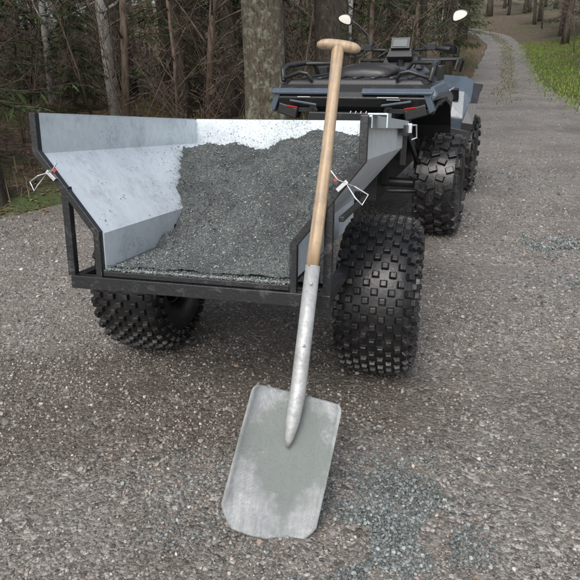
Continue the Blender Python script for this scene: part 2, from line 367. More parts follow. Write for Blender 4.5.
kk=np.array([nz(a,b_,.8,3)+.5*nz(a,b_,2.5,3) for a,b_ in P[:,:2]])>.05
quads_scatter('undergrowth',P[kk],.22,.018,m_under,True)

# ------------------------------------------------------------------ trees
def diamond(L,p,d,side,ln,w):
    L.append((p,p+d*ln*.4+side*w,p+d*ln,p+d*ln*.4-side*w))
def spruce_mesh(name,H,r0,zlow,bl,seed,step=.3,per=6,dead=True,tw=.08):
    rd=random.Random(seed); mb=MB(); D=[]
    pts=[(.04*H*.1*math.sin(i*.9+seed),.03*H*.1*math.cos(i*1.3),H*i/12) for i in range(13)]
    mb.tube(pts,[r0*1.35 if i==0 else r0*(1-i/12.4)+.004 for i in range(13)],10,0)
    z=.25
    while z<H*.97:
        live=z>zlow; hi=z>4.5; n=(4 if hi else per) if live else 4
        for _ in range(n):
            az=rd.uniform(0,6.283); zz=z+rd.uniform(-.12,.12)
            L=bl*(1-zz/H)**.75*rd.uniform(.65,1.1)*(1 if live else rd.uniform(.25,.8))
            d=Vector((math.cos(az),math.sin(az),0)); side=Vector((-d.y,d.x,0)); dr=rd.uniform(.15,.5)
            P=[]
            for k in range(5):
                t=k/4; P.append(Vector((0,0,zz))+d*(L*t)+Vector((0,0,-dr*L*t+.25*L*t*t))+side*(.05*L*math.sin(t*3+az)))
            mb.tube(P,[.016*L/bl+.004,.012*L/bl+.003,.008,.005,.003],3,0)
            if live:
                m=int(L/(tw*2 if hi else tw)); wk=2.2 if hi else 1
                for j in range(m):
                    t=.15+.85*(j+rd.random())/max(1,m); k=min(3,int(t*4)); q=P[k].lerp(P[k+1],t*4-k)
                    for sg in (-1,1):
                        ln=(.34*(1-t)+.12)*rd.uniform(.7,1.2)*min(1.3,bl)
                        dd=(side*sg*rd.uniform(.5,1)+d*rd.uniform(.3,.8)+Vector((0,0,rd.uniform(-.75,.05)))).normalized()
                        nn=dd.cross(Vector((rd.uniform(-.6,.6),rd.uniform(-.6,.6),1))).normalized()
                        if hi: diamond(D,q,dd,nn,ln,.022*wk); continue
                        diamond(D,q,dd,nn,ln,.012)
                        for u_ in (.25,.5,.75):
                            for s2 in (-1,1):
                                dd2=(dd*.8+nn*s2*rd.uniform(.5,.9)+Vector((0,0,rd.uniform(-.35,.05)))).normalized(); diamond(D,q+dd*ln*u_,dd2,dd,ln*.34*(1.2-u_),.007)
            elif dead:
                for j in range(5):
                    t=rd.uniform(.3,.95); k=min(3,int(t*4)); q=P[k].lerp(P[k+1],t*4-k)
                    mb.tube([q,q+(side*rd.choice((-1,1))+d*.6+Vector((0,0,rd.uniform(-.5,.2)))).normalized()*rd.uniform(.1,.35)],[.004,.002],3,0)
        z+=(.45 if hi else step) if live else .28
    vs=[];fs=[]
    for q in D: o=len(vs); vs.extend(q); fs.append((o,o+1,o+2,o+3))
    mb.add(vs,fs,1)
    return mb.mesh(name,[m_bark_s,m_needle])
def bare_mesh(name,H,r0,stems,seed,mat,nb=26,spread=.35):
    rd=random.Random(seed); mb=MB()
    def br(p,d,L,r,lvl):
        P=[p]; q=p.copy(); dd=d.copy(); n=6 if lvl==0 else 4
        for i in range(n):
            dd=(dd+Vector((rd.uniform(-1,1),rd.uniform(-1,1),rd.uniform(-.5,.8)))*(.07 if lvl==0 else .2)).normalized(); q=q+dd*L/n; P.append(q.copy())
        mb.tube(P,[r*(1-.85*i/n)+.0012 for i in range(n+1)],8 if (lvl==0 and r>.03) else 3,0)
        if lvl<2:
            for _ in range(nb if lvl==0 else 5):
                t=rd.uniform(.12,1)*(n-.01); k=int(t); b0=P[k].lerp(P[k+1],t-k)
                az=rd.uniform(0,6.283); nd_=(dd*.6+Vector((math.cos(az),math.sin(az),rd.uniform(-.1,.5)))).normalized()
                br(b0,nd_,L*rd.uniform(.12,.32)*(1.1 if lvl else 1),max(.003,r*.3),lvl+1)
    for s_ in range(stems):
        a=rd.uniform(0,6.283); sp=spread if stems>1 else .03
        br(Vector((math.cos(a)*.08*(stems>1),math.sin(a)*.08*(stems>1),0)),Vector((math.cos(a)*sp,math.sin(a)*sp,1)).normalized(),H*rd.uniform(.75,1.1),r0,0)
    return mb.mesh(name,[mat])
def trunk_mesh(name,H,r0,seed,mat):
    rd=random.Random(seed); mb=MB(); rings=[]; n=40; zs=[0,.08,.18,.3,.5,.8]+[1.2+.5*i for i in range(int((H-1.2)/.5))]
    for z in zs:
        f=1+.55*math.exp(-z*4); rad=r0*f*(1-.7*z/H); ox=.05*math.sin(z*.7+seed); oy=.05*math.cos(z*.5+seed)
        rings.append([Vector((ox+math.cos(a)*rad*(1+.12*math.exp(-z*2)*math.sin(5*a+seed)+.07*noise.noise(Vector((math.cos(a)*2,math.sin(a)*2,z*1.5+seed)))),oy+math.sin(a)*rad*(1+.12*math.exp(-z*2)*math.sin(5*a+seed)),z-.08)) for a in [2*math.pi*j/n for j in range(n)]])
    mb.loft(rings,0)
    for _ in range(34):
        z=rd.uniform(2.2,H*.95); az=rd.uniform(0,6.28); d=Vector((math.cos(az),math.sin(az),rd.uniform(.1,.8))).normalized(); p=Vector((0,0,z)); P=[p]; L=rd.uniform(1,3)*(1-z/H*.5)
        for i in range(5): d=(d+Vector((rd.uniform(-.3,.3),rd.uniform(-.3,.3),rd.uniform(-.1,.3)))).normalized(); p=p+d*L/5; P.append(p)
        mb.tube(P,[.05*(1-z/H*.6)*(1-i/5.5) for i in range(6)],6,0)
        for q in P[2:]:
            for _ in range(3): mb.tube([q,q+Vector((rd.uniform(-1,1),rd.uniform(-1,1),rd.uniform(-.2,.8)))*.5],[.01,.003],3,0)
    return mb.mesh(name,[mat])
SP=[spruce_mesh('spruceA',14,.15,1.9,1.7,1,.4,5,tw=.1),spruce_mesh('spruceB',12,.11,.9,1.5,2,.4,5,tw=.1),spruce_mesh('spruceC',16,.19,3.0,1.9,3,.4,5,tw=.1)]
YG=[spruce_mesh('youngA',3.6,.035,.15,1.0,4,.22,5,tw=.08),spruce_mesh('youngB',2.4,.028,.1,.8,5,.2,5,tw=.07)]
BI=[bare_mesh('birchA',12,.085,1,6,m_bark_b,34),bare_mesh('birchB',9,.05,1,7,m_bark_b,30)]
TH=[bare_mesh('bareA',9,.055,1,8,m_twig,34),bare_mesh('bareB',7,.028,1,9,m_twig,34)]
SH=[bare_mesh('shrubA',2.6,.008,7,10,m_twig,14,.5),bare_mesh('shrubB',1.7,.006,9,11,m_twig,12,.7)]
def put(me,name,x,y,s=1,parent=None,rz=None,tilt=.0):
    o=bpy.data.objects.new(name,me); col.objects.link(o); o.parent=parent
    o.location=(x,y,ground_z(x,y)-.05); o.rotation_euler=(random.uniform(-tilt,tilt),random.uniform(-tilt,tilt),random.uniform(0,6.28) if rz is None else rz); o.scale=(s,s,s*random.uniform(.95,1.1)); return o
put(trunk_mesh('old_tree_mesh',13,.25,2,m_bark_l),'aspen_tree',-.28,7.1,1,rz=1.0)
put(trunk_mesh('old_tree_mesh2',12,.19,5,m_bark_d),'aspen_tree',.60,8.3,1,rz=2)
put(trunk_mesh('old_tree_mesh3',12,.15,8,m_bark_d),'spruce_tree',-2.70,5.1,1,rz=2)
for x,y,s in ((-2.55,9,1),(-4.6,12,.9),(1.3,13.5,1.0)): put(BI[0],'birch_tree',x,y,s,tilt=.03)
for x,y,k,s in ((-3.25,6.0,1,.9),(-1.75,10.2,1,.9),(-4.5,8.5,1,.9),(-.95,10.5,0,1),(2.2,15,1,1),(1.0,11.0,0,.9),(4.0,18.2,1,1),(5.6,21.5,0,1.0),(7.0,25.5,1,1.0),(10.9,17,1,1),(11.8,21,0,1.1),(12.6,24,1,1)): put(SP[k],'spruce_tree',x,y,s,tilt=.02)
for x,y,k,s in ((-2.2,8.2,0,1),(-1.45,8.0,1,1),(-1.2,9,0,1),(.2,9.4,1,1),(1.4,10.5,0,.9),(-3.9,7.4,1,1.1),(2.4,12.7,1,1),(3.2,15.5,0,1)): put(TH[k],'bare_tree',x,y,s,tilt=.09)
forest=empty('forest')
def fill(n,x0,x1,y0,y1,kinds,mind,smin,smax,placed,edge=.5,tilt=.03):
    k=0;tries=0
    while k<n and tries<n*30:
        tries+=1; x=random.uniform(x0,x1); y=random.uniform(y0,y1)
        if not (x<le(y)-edge or x>re(y)+edge+.8): continue
        if x>re(y) and y<14 and x<re(y)+3: continue
        if any((x-a)**2+(y-b_)**2<mind*mind for a,b_ in placed): continue
        placed.append((x,y)); k+=1; me=random.choice(kinds); put(me,'tree_part',x,y,random.uniform(smin,smax),forest,tilt=tilt)
pl=[(-.3,7.1),(.6,8.3),(-2.7,5.25),(-2.55,9)]
fill(46,-16,8,9,26,[SP[0],SP[1],SP[1],SP[2]]+TH,1.0,.8,1.2,pl,.8)
fill(130,-40,40,26,75,SP,1.8,.8,1.3,pl,.9)
fill(24,-26,-5,0,24,SP,1.8,.8,1.2,pl,1.5)
fill(24,7,26,14,45,SP+[BI[1],TH[0]],1.6,.8,1.2,pl,1.2)
p2=[]
fill(34,-12,8,10,24,YG,1.0,.6,1.2,p2,1.0); fill(30,-25,32,24,55,YG,1.5,.8,1.6,p2,.8)
p3=[]
fill(70,-9,6,7.2,18,SH+[TH[1]],.5,.6,1.2,p3,.25,.2); fill(40,-15,25,18,42,SH+TH,.8,.8,1.4,p3,.3,.15); fill(14,-6,-3,3.5,8,SH,.5,.4,.9,p3,.3,.2)

# ------------------------------------------------------------------ tyres
def wheel(name,Rr,w,rim,rows,cnt,kn,kh,parent,loc,side,rimmat,seed=0,tp=.72):
    mb=MB(); hw=w/2; h=Rr-rim; Rc=Rr-kh
    prof=[(-.62*hw,rim),(-.72*hw,rim+.04*h),(-.9*hw,rim+.22*h),(-hw,rim+.48*h),(-.97*hw,rim+.68*h),(-.86*hw,rim+.84*h),(-.62*hw,Rc-.035*h),(-.3*hw,Rc-.005*h),(0,Rc)]
    prof=prof+[(-x,r) for x,r in prof[:-1][::-1]]
    mb.lathe(prof,64,m=0)
    px=np.array([p_[0] for p_ in prof])
    seg=[0]
    for a,b_ in zip(prof[:-1],prof[1:]): seg.append(seg[-1]+math.hypot(b_[0]-a[0],b_[1]-a[1]))
    seg=np.array(seg); mid=seg[-1]/2; pr=np.array([p_[1] for p_ in prof])
    for ri,(off,kw,kl,ang) in enumerate(rows):
        s_=mid+off*hw; x=float(np.interp(s_,seg,px)); r=float(np.interp(s_,seg,pr))
        x2=float(np.interp(s_+.01,seg,px)); r2=float(np.interp(s_+.01,seg,pr)); tx=Vector((x2-x,r2-r)).normalized()
        for i in range(cnt):
            a=2*math.pi*(i+(.5 if ri%2 else 0))/cnt
            er=Vector((0,math.cos(a),math.sin(a))); et=Vector((0,-math.sin(a),math.cos(a)))
            T=Vector((tx.x,0,0))+er*tx.y; Nn=Vector((-tx.y,0,0))+er*tx.x
            if Nn.dot(er)<0 and abs(off)<.5: Nn=-Nn
            M=Matrix((T,et,Nn)).transposed()@Matrix.Rotation(ang,3,'Z')
            p_=Vector((x,0,0))+er*r
            mb.box(p_+Nn*(kh/2-.002),(kw*kn,kl*kn,kh+.004),M,0,(tp,tp))
    s=side
    mb.lathe([(s*.62*hw,rim+.004),(s*.66*hw,rim+.012),(s*.60*hw,rim-.008),(s*.35*hw,rim-.02),(s*.3*hw,rim*.55),(s*.42*hw,rim*.5),(s*.42*hw,rim*.3),(s*.62*hw,rim*.26),(s*.62*hw,0.001)],40,m=1)
    mb.lathe([(-s*.62*hw,rim+.004),(-s*.60*hw,rim-.008),(s*.1*hw,rim-.02),(s*.1*hw,.001)],40,m=1)
    for k in range(4):
        a=math.pi/2*k+.4; mb.tube([(s*.3*hw,rim*.4*math.cos(a),rim*.4*math.sin(a)),(s*.52*hw,rim*.4*math.cos(a),rim*.4*math.sin(a))],.009,6,2)
    o=mb.build(name,[m_rubber,rimmat,m_chrome],parent,bevel=0,fixn=True); o.location=loc
    md=o.modifiers.new('b','BEVEL'); md.width=.003; md.segments=2; md.limit_method='ANGLE'; md.angle_limit=R(50)
    return o

# ------------------------------------------------------------------ trailer
TY=R(14.5); tr=empty('utility_trailer',(-.145,2.355,0),(0,0,-TY))
rows=[(o_,1,1,0) for o_ in (-1.28,-1.05,-.84,-.63,-.42,-.21,0,.21,.42,.63,.84,1.05,1.28)]
wheel('wheel',.335,.30,.115,rows,30,.030,.016,tr,(.538,.03,.328),1,m_black,1)
wheel('wheel',.335,.30,.115,rows,30,.030,.016,tr,(-.505,.03,.328),-1,m_black,2)
tub=empty('tub',(-.018,-.6,.610),(-R(7.3),0,0),tr)
TL=1.38; half=[(.325,0),(.325,.123),(.53,.38),(.53,.505)]
FL=.06
def prof_at(f=1.0): return [(-w*f,h) for w,h in half[::-1]]+[(w*f,h) for w,h in half]
mb=MB(); N_=14; pr=prof_at()
vs=[];fs=[]
for i in range(N_+1):
    s_=TL*i/N_; f=1+FL*i/N_
    for w_,h_ in prof_at(f): vs.append((w_,s_,h_))
n=len(pr)
for i in range(N_):
    for j in range(n-1): fs.append((i*n+j,i*n+j+1,(i+1)*n+j+1,(i+1)*n+j))
mb.add(vs,fs,0); b0=N_*n; mb.add([vs[b0+j] for j in range(n)],[(0,1,2,3,4,5,6,7)],0)
o=mb.build('tub_sheet',[m_galv],tub,solid=.004,fixn=False)
mb=MB()
for s in (-1,1):
    an=-s*.53*FL/TL
    mb.box((s*(.546+.53*FL/2),TL/2,.507),(.024,TL,.006),Matrix.Rotation(an,3,'Z'),0)
    mb.box((s*(.557+.53*FL/2),TL/2,.489),(.003,TL,.03),Matrix.Rotation(an,3,'Z'),0)
mb.box((0,TL+.012,.507),(1.12,.026,.006),None,0)
mb.box((.572,.055,.513),(.055,.11,.005),None,0); mb.box((.600,.055,.495),(.004,.11,.04),None,0)
mb.build('tub_rim',[m_galv_out],tub,bevel=.001)
mb=MB() # black frame
q=.0115*math.sqrt(2)
fr=[(w_+math.copysign(.008,w_),-.012,h_) for w_,h_ in [(.53,.510),(.53,.385),(.33,.128),(.33,-.03)]]
mb.tube([(-x,y,z) for x,y,z in fr],q,4,0,(0,1,0),math.pi/4,False); mb.tube(fr,q,4,0,(0,1,0),math.pi/4,False)
mb.box((.008,-.014,-.045),(.90,.036,.044),None,0); mb.box((0,-.004,-.012),(.65,.03,.018),None,0)
for s in (-1,1):
    mb.box((s*.445,-.008,.125),(.026,.026,.30),None,0)
    mb.box((s*.435,.35,-.045),(.036,.70,.04),None,0)
    mb.box((s*.26,.68,-.045),(.04,1.30,.05),None,0)
    mb.box((s*.445,.62,.10),(.024,.024,.26),None,0)
    mb.box((s*.475,.33,.205),(.016,.60,.016),None,0)
mb.box((0,TL+.02,-.03),(.6,.04,.05),None,0)
for s in (-1,1): mb.box((s*.57,TL+.018,.40),(.03,.03,.22),None,0)
mb.box((0,TL+.022,.455),(1.10,.022,.03),None,0)
mb.box((.588,TL-.16,.465),(.012,.30,.05),Matrix.Rotation(-.53*FL/TL,3,'Z'),0)
mb.box((0,TL+.022,.20),(.8,.022,.03),None,0)
mb.build('tub_frame',[m_black],tub,bevel=.002)
mb=MB() # toggle latches
for s in (-1,1):
    x=s*.495; z=.30
    mb.tube([(x,-.03,z+.02),(x+s*.03,-.045,z-.02),(x+s*.05,-.04,z-.04),(x+s*.065,-.035,z-.01),(x+s*.03,-.04,z+.01)],.0028,6,0,closed=True)
    mb.box((x-s*.012,-.028,z+.012),(.012,.010,.040),Matrix.Rotation(s*.8,3,'Y'),0)
    mb.box((x-s*.030,-.034,z+.030),(.010,.008,.014),Matrix.Rotation(s*.8,3,'Y'),1)
    mb.tube([(x,-.03,z+.02),(x-s*.025,-.036,z+.03),(x-s*.045,-.038,z+.055)],.0025,6,0)
mb.box((.600,TL-.05,.475),(.02,.07,.045),None,0); mb.tube([(.60,TL-.08,.49),(.63,TL-.06,.49),(.635,TL-.05,.43),(.61,TL-.06,.42)],.005,6,0)
mb.build('latches',[m_chrome,m_red],tub,bevel=.001)
mb=MB() # axle, drawbar
mb.tube([(-.5,0.03,.328),(.5,0.03,.328)],.026,12)
for s in (-1,1): mb.box((s*.24,0.03,.40),(.05,.12,.18),None,0)
mb.box((0,.55,.40),(.07,1.5,.06),None,0); mb.box((.0,.3,.43),(.5,.05,.05))
mb.tube([(0,1.25,.40),(.06,1.5,.43),(.13,1.66,.46)],.03,4,0,None,math.pi/4,False)
mb.tube([(.13,1.62,.46),(.16,1.74,.47)],.035,10); mb.box((.28,1.02,.42),(.03,.03,.46)); mb.tube([(.28,.98,.16),(.28,1.06,.16)],.03,10); mb.box((.15,1.0,.5),(.28,.04,.04))
mb.build('axle_and_drawbar',[m_black],tr,bevel=.002)

# load
NX,NY=180,260
V=[]
def Wd(h): return .325 if h<.123 else min(.53,.325+.205*(h-.123)/.257)
def loadh(f,s_):
    sm=s_/TL; w_=f*.53
    h=.012+.37*sm**.75+.095*min(1,max(0,(w_+.1)/.5))*min(1,s_/.3)-.17*min(1,max(0,(-w_-.05)/.40))*math.sin(math.pi*min(1,sm*1.5))**.8*(1-sm)**.3
    h+=.05*math.sin(math.pi*sm)*math.exp(-((w_-.12)/.2)**2)-.05*math.exp(-((w_+.02)/.14)**2-((s_-.42)/.16)**2)
    k=min(1,.12+s_*2.2)
    h+=(.06*nz(w_,s_,4,3)+.04*nz(w_,s_,10,7))*k
    h-=(.030*abs(nz(w_,s_,19,1))+.020*abs(nz(w_,s_,42,5))-.012)*k; h+=(.007*nz(w_,s_,90,2)+.004*nz(w_,s_,180,4))*min(1,.4+s_*2)
    return min(.47,max(.004,h))
for i in range(NY+1):
    s_=.004+(TL-.006)*i/NY
    for j in range(NX+1):
        f=-1+2*j/NX; h=loadh(f,s_); V.append((f*(Wd(h)*(1+FL*s_/TL)-.003),s_,h))
i=np.arange(NY*NX); r=i//NX*(NX+1)+i%NX; F=np.stack([r,r+1,r+NX+2,r+NX+1],1)
V=np.array(V); nst=22000
fi=rng.uniform(-.97,.97,nst); si=rng.uniform(.01,TL-.02,nst)
P=np.array([(f*(Wd(loadh(f,s_))-.005),s_,loadh(f,s_)) for f,s_ in zip(fi,si)]); S=sized(nst,.0011,.0048,2.8)
nl=2200; yl=rng.uniform(-.022,.03,nl); Pl=np.column_stack([rng.uniform(-.32,.32,nl),yl,np.where(yl>0,.004,-.001)+rng.uniform(0,.006,nl)])
P=np.concatenate([P+np.array([0,0,.001]),Pl]); S=np.concatenate([S,sized(nl,.001,.0042)])
sv,sf=stones(P,S,True)
o=np_mesh('gravel_load',V,F,[m_load,m_agg],True)
o2=np_mesh('stones',sv,sf,[m_agg])
bpy.context.view_layer.update()
MT=tub.matrix_world.copy(); o.matrix_world=MT; o2.parent=o
nn=9000; t=rng.uniform(0,1,nn); ss=rng.uniform(.03,TL-.03,nn)
P=np.column_stack([-(.325+.205*t)*(1+FL*ss/TL)+.004,ss,.123+.257*t+.003])
hl=np.array([loadh(-.97,s_) for s_ in ss]); dist=np.maximum(0,P[:,2]-hl)
kk=rng.uniform(0,1,nn)<.03+.95*np.exp(-dist/.035)+.2*np.array([max(0,nz(a*3,b_*3,1.5,5)) for a,b_ in zip(t,ss)])
v1_,f1_=stones(P[kk],sized(kk.sum(),.0009,.0034,3),False)
nn=1300; xx=rng.uniform(-.52,.52,nn); hh_=.32+rng.uniform(0,1,nn)**2.2*.17
P=np.column_stack([xx,np.full(nn,TL-.004),hh_]); v2_,f2_=stones(P,sized(nn,.001,.004,3),False)
o3=np_mesh('splatter',np.concatenate([v1_,v2_]),np.concatenate([f1_,f2_+len(v1_)]),[m_agg]); o3.parent=o

# ------------------------------------------------------------------ shovel
tip=Vector((-.042,1.255,-.004)); topp=Vector((.160,1.885,1.285)); d=(topp-tip).normalized()
r_=(Vector((1,0.02,0))-d*d.dot(Vector((1,.02,0)))).normalized(); yb=d.cross(r_)
sh=empty('shovel'); sh.matrix_world=Matrix(((r_.x,yb.x,d.x,tip.x),(r_.y,yb.y,d.y,tip.y),(r_.z,yb.z,d.z,tip.z),(0,0,0,1)))
mb=MB(); rowsb=[]
NZ,NXb=40,28
def hwid(z):
    if z<.06: return .094+.046*(z/.06)**.75
    if z<.39: return .140-.005*(z-.06)/.33
    return .135-.026*((z-.39)/.035)**2.5
ca,sa=math.cos(.125),math.sin(.125)
for i in range(NZ+1):
    z=.415*i/NZ if i>5 else (0,.004,.012,.025,.04,.050)[i]
    hw=hwid(z)
    for j in range(NXb+1):
        u_=-1+2*j/NXb; x=u_*hw
        dish=.013*(1-u_**4)*min(1,z/.1)
        soc=-.012*(max(0,1-abs(x)/.022)**.7)*float(sst((z-.27)/.06)) if abs(x)<.022 else 0
        yc=dish-.012*abs(u_)**12*min(1,z/.1)+soc+.02*(z/.42)**3-.004*math.sin(z*9)+.003*math.sin(x*35+z*12)
        zz=z-.006*(1-u_*u_)*max(0,1-z/.06)
        dz=zz-.40; rowsb.append((x*ca+dz*sa,yc,.40-x*sa+dz*ca))
fs=[(i*(NXb+1)+j,i*(NXb+1)+j+1,(i+1)*(NXb+1)+j+1,(i+1)*(NXb+1)+j) for i in range(NZ) for j in range(NXb)]
mb.add(rowsb,fs,0,True); mb.build('blade',[m_alu],sh,solid=.003,fixn=False)
mb=MB()
mb.tube([(-.012,-.002,.262),(-.010,-.008,.29),(-.006,-.010,.34),(0,.000,.42),(0,0,.50),(0,0,.795)],[.005,.013,.021,.0235,.023,.022],16,0)
for z in (.56,.74): mb.tube([(0,-.0215,z),(0,-.0255,z)],.005,8,0)
mb.build('socket',[m_ferr],sh)
mb=MB(); zs=np.linspace(.79,1.460,10)
mb.tube([(.002*math.sin(z*7),0.003*math.sin(z*5),z) for z in zs],[.0195,.0195,.0195,.019,.0185,.018,.0175,.0175,.018,.019],16,0)
mb.build('handle',[m_wood],sh)
mb=MB(); xs=np.linspace(-.066,.066,13)
rings=[]
for x in xs:
    k=(1-abs(x/.068)**5)**.5
    rings.append([(x,math.cos(a)*.018*k,1.465+math.sin(a)*.016*k-.005*abs(x/.066)**2) for a in [2*math.pi*j/14 for j in range(14)]])
mb.loft(rings,0); mb.build('grip',[m_wood],sh)

# ------------------------------------------------------------------ quad bike
qb=empty('quad_bike',(.60,4.40,0),(0,0,-R(22)))
rw=[(-1.05,1.2,1.5,.1),(-.62,1.3,1.1,.35),(-.2,1.4,1.0,-.3),(.2,1.4,1.0,.3),(.62,1.3,1.1,-.35),(1.05,1.2,1.5,-.1)]
for s in (-1,1):
    wheel('rear_wheel',.36,.27,.18,rw,19,.044,.022,qb,(s*.56,0,.352),s,m_plastic,3,.85)
    wheel('front_wheel',.35,.23,.18,rw,19,.036,.020,qb,(s*.55,1.45,.345),s,m_plastic,4,.85)
parts=[]
mb=MB()
mb.box((0,.7,.50),(.36,1.5,.34)); mb.box((0,.55,.62),(.42,.7,.3)); mb.tube([(-.5,0,.345),(.5,0,.345)],.035,10); mb.tube([(-.5,1.45,.34),(.5,1.45,.34)],.03,10)
mb.box((0,-.05,.36),(.26,.3,.24)); mb.box((0,-.42,.47),(.08,.22,.05)); mb.box((0,-.33,.58),(.34,.06,.22)); mb.tube([(0,-.5,.50),(0,-.5,.56)],.025,10)
for s in (-1,1):
    mb.tube([(s*.44,.02,.38),(s*.22,.1,.82)],.028,8); mb.tube([(s*.18,-.1,.30),(s*.46,-.04,.30)],.018,8); mb.tube([(s*.44,1.43,.40),(s*.24,1.35,.85)],.028,8)
    mb.box((s*.42,.72,.38),(.26,.62,.05)); mb.box((s*.30,.72,.5),(.03,.7,.24))
mb.tube([(.20,-.38,.64),(.2,.0,.66)],.05,12)
mb.build('chassis',[m_plastic],qb,bevel=.006)
def arch(mb,pts,x0,x1,th,m):
    for a,b_,c_,d_ in zip(pts[:-1],pts[1:],[(y,z-th) for y,z in pts[:-1]],[(y,z-th) for y,z in pts[1:]]):
        mb.prism([a,b_,d_,c_],x0,x1,m)
mb=MB()
for s in (-1,1):
    arch(mb,[(-.50,.92),(-.30,.955),(.05,.96),(.30,.90),(.44,.74),(.50,.50)],s*.28,s*.63,.03,0)
    arch(mb,[(1.00,.48),(1.06,.72),(1.16,.88),(1.40,.95),(1.65,.93),(1.88,.82)],s*.26,s*.70,.03,0)
    # black flare and lower mud guard behind the front wheel
    mb.loft([[(s*.34,.965,.44),(s*.73,.965,.44),(s*.745,.98,.60),(s*.34,.975,.66)],[(s*.34,1.02,.44),(s*.73,1.02,.44),(s*.745,1.03,.60),(s*.34,1.03,.66)]],0,False)
    mb.loft([[(s*.66,.98,.58),(s*.75,.98,.58),(s*.765,.98,.66),(s*.66,.98,.67)],[(s*.66,1.08,.74),(s*.765,1.07,.74),(s*.78,1.07,.82),(s*.66,1.08,.82)],[(s*.66,1.34,.91),(s*.77,1.34,.90),(s*.785,1.34,.96),(s*.66,1.34,.97)],[(s*.66,1.72,.88),(s*.75,1.72,.87),(s*.765,1.72,.93),(s*.66,1.72,.93)]],0,False)
    mb.box((s*.50,1.03,.90),(.20,.03,.10),Matrix.Rotation(.5,3,'X'))
parts.append(mb.build('fender_liners',[m_plastic],qb,bevel=.004))
mb=MB()
for s in (-1,1):
    mb.loft([[(s*.20,-.46,.97),(s*.60,-.50,.96),(s*.645,-.46,1.00),(s*.60,-.44,1.05),(s*.20,-.42,1.055)],
             [(s*.20,.0,.97),(s*.64,.0,.955),(s*.665,.02,1.0),(s*.61,.02,1.055),(s*.20,.02,1.06)],
             [(s*.20,.30,.95),(s*.62,.34,.88),(s*.645,.36,.93),(s*.58,.36,1.0),(s*.20,.36,1.02)],
             [(s*.24,.46,.80),(s*.58,.50,.66),(s*.60,.53,.68),(s*.52,.52,.84),(s*.24,.50,.92)]],0,False)
    mb.loft([[(s*.44,1.00,.60),(s*.66,1.0,.60),(s*.70,1.0,.64),(s*.66,.985,.70),(s*.44,.985,.72)],
             [(s*.34,1.12,.84),(s*.68,1.1,.78),(s*.72,1.1,.84),(s*.64,1.12,.92),(s*.34,1.11,.96)],
             [(s*.24,1.35,.97),(s*.68,1.38,.93),(s*.72,1.38,.97),(s*.62,1.38,1.02),(s*.24,1.35,1.05)],
             [(s*.22,1.72,.94),(s*.66,1.72,.90),(s*.70,1.72,.93),(s*.60,1.72,.99),(s*.22,1.72,1.03)],
             [(s*.20,1.98,.78),(s*.60,1.93,.78),(s*.64,1.90,.80),(s*.56,1.95,.87),(s*.20,2.0,.90)]],0,False)
mb.loft([[(-.16,.80,.78),(.16,.80,.78),(.17,.80,.98),(.10,.80,1.06),(-.10,.80,1.06),(-.17,.80,.98)],
         [(-.24,1.05,.76),(.24,1.05,.76),(.25,1.05,1.02),(.13,1.05,1.12),(-.13,1.05,1.12),(-.25,1.05,1.02)],
         [(-.26,1.35,.76),(.26,1.35,.76),(.27,1.35,1.05),(.16,1.35,1.13),(-.16,1.35,1.13),(-.27,1.35,1.05)],
         [(-.22,1.95,.60),(.22,1.95,.60),(.24,1.95,.85),(.15,1.98,.93),(-.15,1.98,.93),(-.24,1.95,.85)]],0,False)
parts.append(mb.build('body_panels',[m_paint],qb,bevel=.012))
mb=MB()
mb.box((0,-.08,1.075),(1.08,.72,.035),None,0,(.94,.94))
for k in range(7): mb.box((-.42+.14*k,-.10,1.098),(.035,.60,.018))
mb.prism([(-.50,1.02),(-.53,.985),(-.50,.93),(-.44,.885),(-.36,.885),(-.36,1.06),(-.42,1.07)],-.585,.585,0)
mb.box((0,-.46,.86),(.66,.10,.07)); mb.box((0,-.40,.76),(.40,.08,.18))
for s in (-1,1):
    mb.box((s*.50,-.47,.90),(.16,.10,.07),Matrix.Rotation(-s*.25,3,'Y'))
    mb.box((s*.46,.2,.93),(.24,.12,.10))
    mb.box((s*.30,-.44,.93),(.05,.12,.10),Matrix.Rotation(s*.5,3,'Y'))
    mb.box((s*.12,-.46,.80),(.03,.06,.16),Matrix.Rotation(s*.3,3,'Y'))
parts.append(mb.build('rear_deck',[m_plastic],qb,bevel=.008))
mb=MB()
for s in (-1,1):
    mb.prism([(-.512,1.045),(-.545,1.02),(-.54,1.006),(-.50,1.01)],s*.10,s*.62,0)
    mb.box((s*.592,-.50,.97),(.04,.06,.14),Matrix.Rotation(-s*.45,3,'Y'))
    mb.box((s*.36,-.535,.955),(.22,.012,.014),Matrix.Rotation(-s*.12,3,'Y'))
parts.append(mb.build('rear_trim',[m_paint],qb,bevel=.004))
mb=MB()
for s in (-1,1): mb.box((s*.46,-.512,.925),(.09,.02,.014),Matrix.Rotation(-s*.12,3,'Y'))
parts.append(mb.build('tail_lights',[m_redl],qb,bevel=.003))
mb=MB()
mb.box((.30,-.545,.992),(.16,.004,.004)); mb.box((.34,-.54,.978),(.10,.004,.003)); mb.box((-.35,-.545,.992),(.10,.004,.004))
for k in range(4): mb.box((.02+.04*k,-.535,.90),(.006,.006,.014),Matrix.Rotation(.4,3,'Y'))
for s in (-1,1): mb.box((s*.665,.05,1.005),(.003,.26,.010))
parts.append(mb.build('decals',[m_white],qb))
mb=MB()
